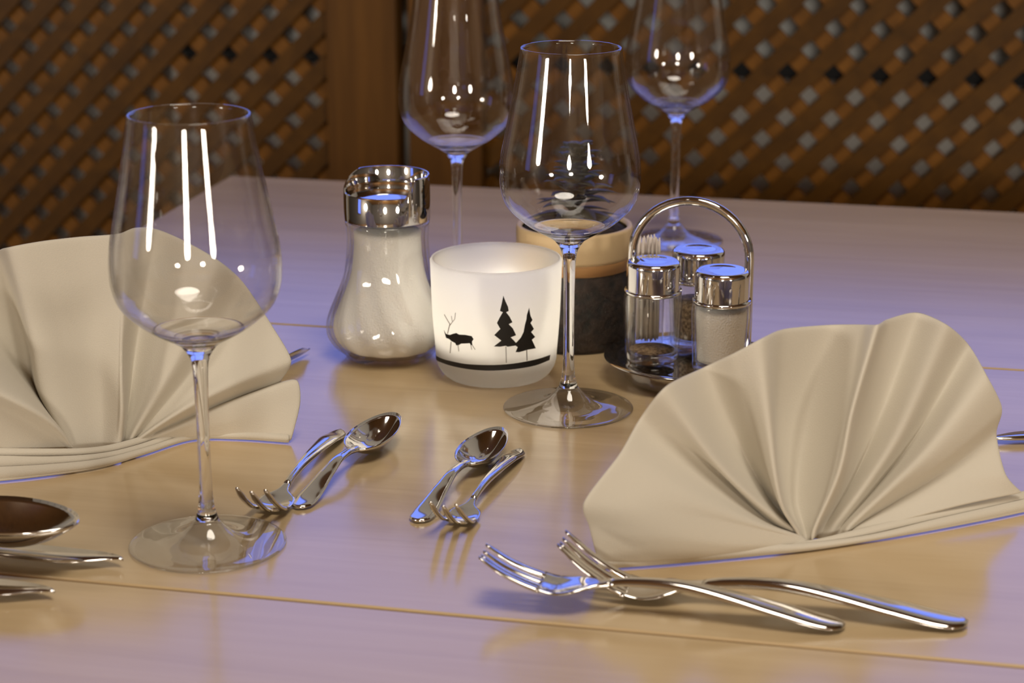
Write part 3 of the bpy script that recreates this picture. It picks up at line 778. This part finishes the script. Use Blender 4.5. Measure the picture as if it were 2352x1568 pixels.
def make_spoon(L=.170, x0f=.565, ra=.0130, rb_=.0050, wid=.0168, flat=2.1):
    root = empty('dessert_spoon', (0, 0, 0))
    hz = [(0, .0022), (.06, .0026), (.15, .0050), (.30, .0110), (.42, .0145), (.50, .0140), (x0f, .0125), (x0f + .06, .0122)]
    ht = [(0, .0018), (.15, .0028), (.45, .0034), (.56, .0036), (.64, .0020)]
    bm = bmesh.new(); sweep(bm, L, 0, x0f + .018, [(a * .85, b * 1.0) for a, b in HW] + [(x0f + .02, .0046)], hz, ht, 56, 10)
    obj('handle', bm, M_STEEL, root)
    # bowl: egg outline, dished
    bm = bmesh.new()
    N, K = 48, 12
    x0, x1 = x0f * L, L
    def outline(a):
        u = math.cos(a); v = math.sin(a)
        ln = (x1 - x0) / 2
        x = (x0 + x1) / 2 + ln * u
        wv = wid * (L / .170) * v * (1 - .14 * u)
        return x, wv
    D = .0125
    def rim_z(x):
        s = (x - x0) / (x1 - x0)
        return ra + rb_ * s
    xc = (x0 + x1) / 2 - .002
    grids = {}
    for side in (1, 0):
        rows = []
        for k in range(K + 1):
            q = k / K
            row = []
            for i in range(N):
                x, y = outline(2 * math.pi * i / N)
                px = xc + (x - xc) * q; py = y * q
                dep = (rim_z(px) - .0016) * (1 - q ** flat)
                row.append(Vector((px, py, rim_z(px) - dep - (0.0011 if not side else 0) + (0.0002 if side else 0))))
            rows.append(row)
        grids[side] = rows
    ring_top = grids[1][1:]; ring_bot = grids[0][1:]
    vt = [[bm.verts.new(p) for p in r] for r in ring_top]; vb = [[bm.verts.new(p) for p in r] for r in ring_bot]
    ct = bm.verts.new(grids[1][0][0]); cb = bm.verts.new(grids[0][0][0])
    for vv, cc in ((vt, ct), (vb, cb)):
        for i in range(N): bm.faces.new((cc, vv[0][i], vv[0][(i + 1) % N]))
        for a, b2 in zip(vv, vv[1:]):
            for i in range(N): bm.faces.new((a[i], b2[i], b2[(i + 1) % N], a[(i + 1) % N]))
    for i in range(N): bm.faces.new((vt[-1][i], vb[-1][i], vb[-1][(i + 1) % N], vt[-1][(i + 1) % N]))
    obj('bowl', bm, M_STEEL, root)
    return root
def make_fork(L=.165, name='fork', ntine=4, tip=.020, lift=.011, hw=.0105, head=.36, gap=.0012, hk=1.0):
    """x runs from the handle end to the tine tips; the heel of the head touches the table"""
    root = empty(name, (0, 0, 0))
    h0 = 1 - head
    heel = h0 + head * .42
    tin = h0 + head * .52
    zt = [(0, .0018), (.05, .0022), (.18, .0052), (h0 * .72, lift), (h0 * .92, lift * .88), (h0 + head * .18, lift * .48), (heel, .0012), (tin, .0022), (1 - head * .22, tip * .50), (1, tip)]
    tt = [(0, .0018), (.12, .0026), (h0 * .8, .0032), (h0, .0026), (tin, .0018), (1, .0010)]
    wt = [(0, .0014), (.012, .0050 * hk), (.05, .0080 * hk), (.11, .0084 * hk), (.30, .0060 * hk), (h0 * .85, .0032 * hk), (h0, .0030 * hk)]
    bm = bmesh.new(); sweep(bm, L, 0, h0, wt, zt, tt, 56, 10); obj('handle', bm, M_STEEL, root)
    wh = [(h0 - .002, .0030 * hk), (h0 + head * .10, .0042 * hk), (h0 + head * .28, hw * .92), (heel, hw), (tin + .01, hw)]
    bm = bmesh.new(); sweep(bm, L, h0 - .002, tin + .006, wh, zt, tt, 22, 12, .1, lambda s: .0022 * max(0, min(1, (s - h0) / (head * .4)))); obj('head', bm, M_STEEL, root)
    tw = (2 * hw - gap * (ntine - 1)) / ntine
    for k in range(ntine):
        yc = -hw + tw / 2 + k * (tw + gap)
        bm = bmesh.new(); rings = []
        for i in range(17):
            s = tin + (1 - tin) * i / 16
            z, t = sinterp(zt, s), sinterp(tt, s)
            z += .0022 * (yc / hw) ** 2
            f = 1.0 if i < 12 else 1 - .55 * ((i - 12) / 4) ** 1.5
            a, e = tw / 2 * f, t / 2 + .0002
            yc2 = yc * (1 - .10 * (i / 16))
            rings.append([Vector((s * L, yc2 + a * ca, z + e * sa)) for ca, sa in ((1, -.4), (1, .4), (.6, 1), (-.6, 1), (-1, .4), (-1, -.4), (-.6, -1), (.6, -1))])
        add_rings(bm, rings)
        obj('tine', bm, M_STEEL, root)
    return root
def make_knife(L=.21):
    root = empty('table_knife', (0, 0, 0))
    b0 = .52
    bm = bmesh.new(); sweep(bm, L, 0, b0, [(0, .003), (.02, .0078), (.15, .0085), (.4, .0062), (b0, .0058)], [(0, .0042), (b0, .0042)], [(0, .004), (.05, .0075), (.3, .0068), (b0, .005)], 40, 10, .1); obj('handle', bm, M_STEEL, root)
    bm = bmesh.new(); rings = []
    for i in range(33):
        s = i / 32
        x = L * (b0 - .01 + (1 - b0 + .01) * s)
        yt = .0062 * (1 if s < .8 else math.sqrt(max(0.004, 1 - ((s - .8) / .2) ** 2)))
        yb = -.0062 - .0045 * math.sin(math.pi * min(1, s * .9)) * (1 if s < .7 else max(.0, 1 - ((s - .7) / .3) ** 2))
        if s > .7: yb = yb + (yt * .6 - yb) * ((s - .7) / .3) ** 2.2
        th = .0012 * (1 - .4 * s)
        rings.append([Vector((x, yt, .0042 + th)), Vector((x, (yt + yb) / 2, .0042 + th * .8)), Vector((x, yb, .0042 + .0002)), Vector((x, yb, .0042 - .0002)), Vector((x, (yt + yb) / 2, .0042 - th * .8)), Vector((x, yt, .0042 - th))])
    add_rings(bm, rings); obj('blade', bm, M_STEEL, root)
    return root
def lay(o, end_px, tip_px, tipz, L, label, cat, group=None, z=0.0, pitch=0.0, roll=0.0, scale=None):
    a = ground(*end_px); b_ = ground(tip_px[0], tip_px[1], tipz)
    d = Vector((b_.x - a.x, b_.y - a.y, 0))
    sc_ = (d.length / L) if scale is None else scale

    o.scale = (sc_,) * 3
    # keep the tip where it is seen
    o.location = Vector((b_.x, b_.y, 0)) - d.normalized() * (L * sc_) + Vector((0, 0, z))
    o.rotation_euler = (roll, pitch, math.atan2(d.y, d.x))
    o['label'] = label; o['category'] = cat
    if group: o['group'] = group
SP = make_spoon()
sp2 = copy_tree(SP); sp3 = make_spoon(.170, .64, .0130, .0005, .0190, 2.2)
lay(SP, (682, 1172), (905, 945), .0135, .170, 'dessert spoon of the left pair, beside a fork near the left napkin', 'spoon', 'dessert spoons')
lay(sp2, (957, 1203), (1148, 976), .0135, .170, 'dessert spoon of the middle pair, with a fork pointing under it', 'spoon', 'dessert spoons')
sp3.name = 'soup_spoon'
lay(sp3, (-620, 1215), (176, 1203), .0255, .170, 'large spoon at the left edge lying over a knife', 'spoon', None, z=.0105, scale=1.16)
CF = make_fork(.150, 'dessert_fork', 3, .021, .007, .0098, .36, .0042, .66)
cf2 = copy_tree(CF)
lay(CF, (782, 997), (577, 1133), .0205, .150, 'small dessert fork beside the left dessert spoon, tines toward us', 'fork', 'dessert forks')
lay(cf2, (1194, 1040), (1018, 1160), .0195, .150, 'small dessert fork beneath the middle dessert spoon, tines toward us', 'fork', 'dessert forks')
FK = make_fork(.165, 'table_fork', 4, .0140, .0105, .0108, .36)
fk2 = make_fork(.165, 'table_fork', 4, .021, .0105, .0108, .36)
lay(FK, (1940, 1446), (1103, 1275), .022, .165, 'front fork of the crossed pair below the right napkin', 'fork', 'table forks', z=.0002, pitch=R(-3.2))
lay(fk2, (2222, 1441), (1290, 1238), .024, .165, 'rear fork of the pair below the right napkin, its handle farthest right', 'fork', 'table forks')
KN = make_knife(); k2 = copy_tree(KN); k3 = copy_tree(KN); k4 = copy_tree(KN)
lay(KN, (-600, 1215), (283, 1287), .004, .21, 'knife under the large spoon at the left edge', 'knife', 'table knives', scale=1.0)
lay(k2, (-700, 1290), (125, 1361), .004, .21, 'knife nearest to us at the left edge', 'knife', 'table knives', scale=1.0)
lay(k3, (430, 955), (718, 799), .005, .21, 'knife with only its tip showing behind the left napkin', 'knife', 'table knives', scale=.62, roll=R(-50), z=.003)
lay(k4, (2700, 1010), (2262, 1000), .004, .21, 'knife at the right edge showing from behind the right napkin', 'knife', 'table knives', scale=.8)
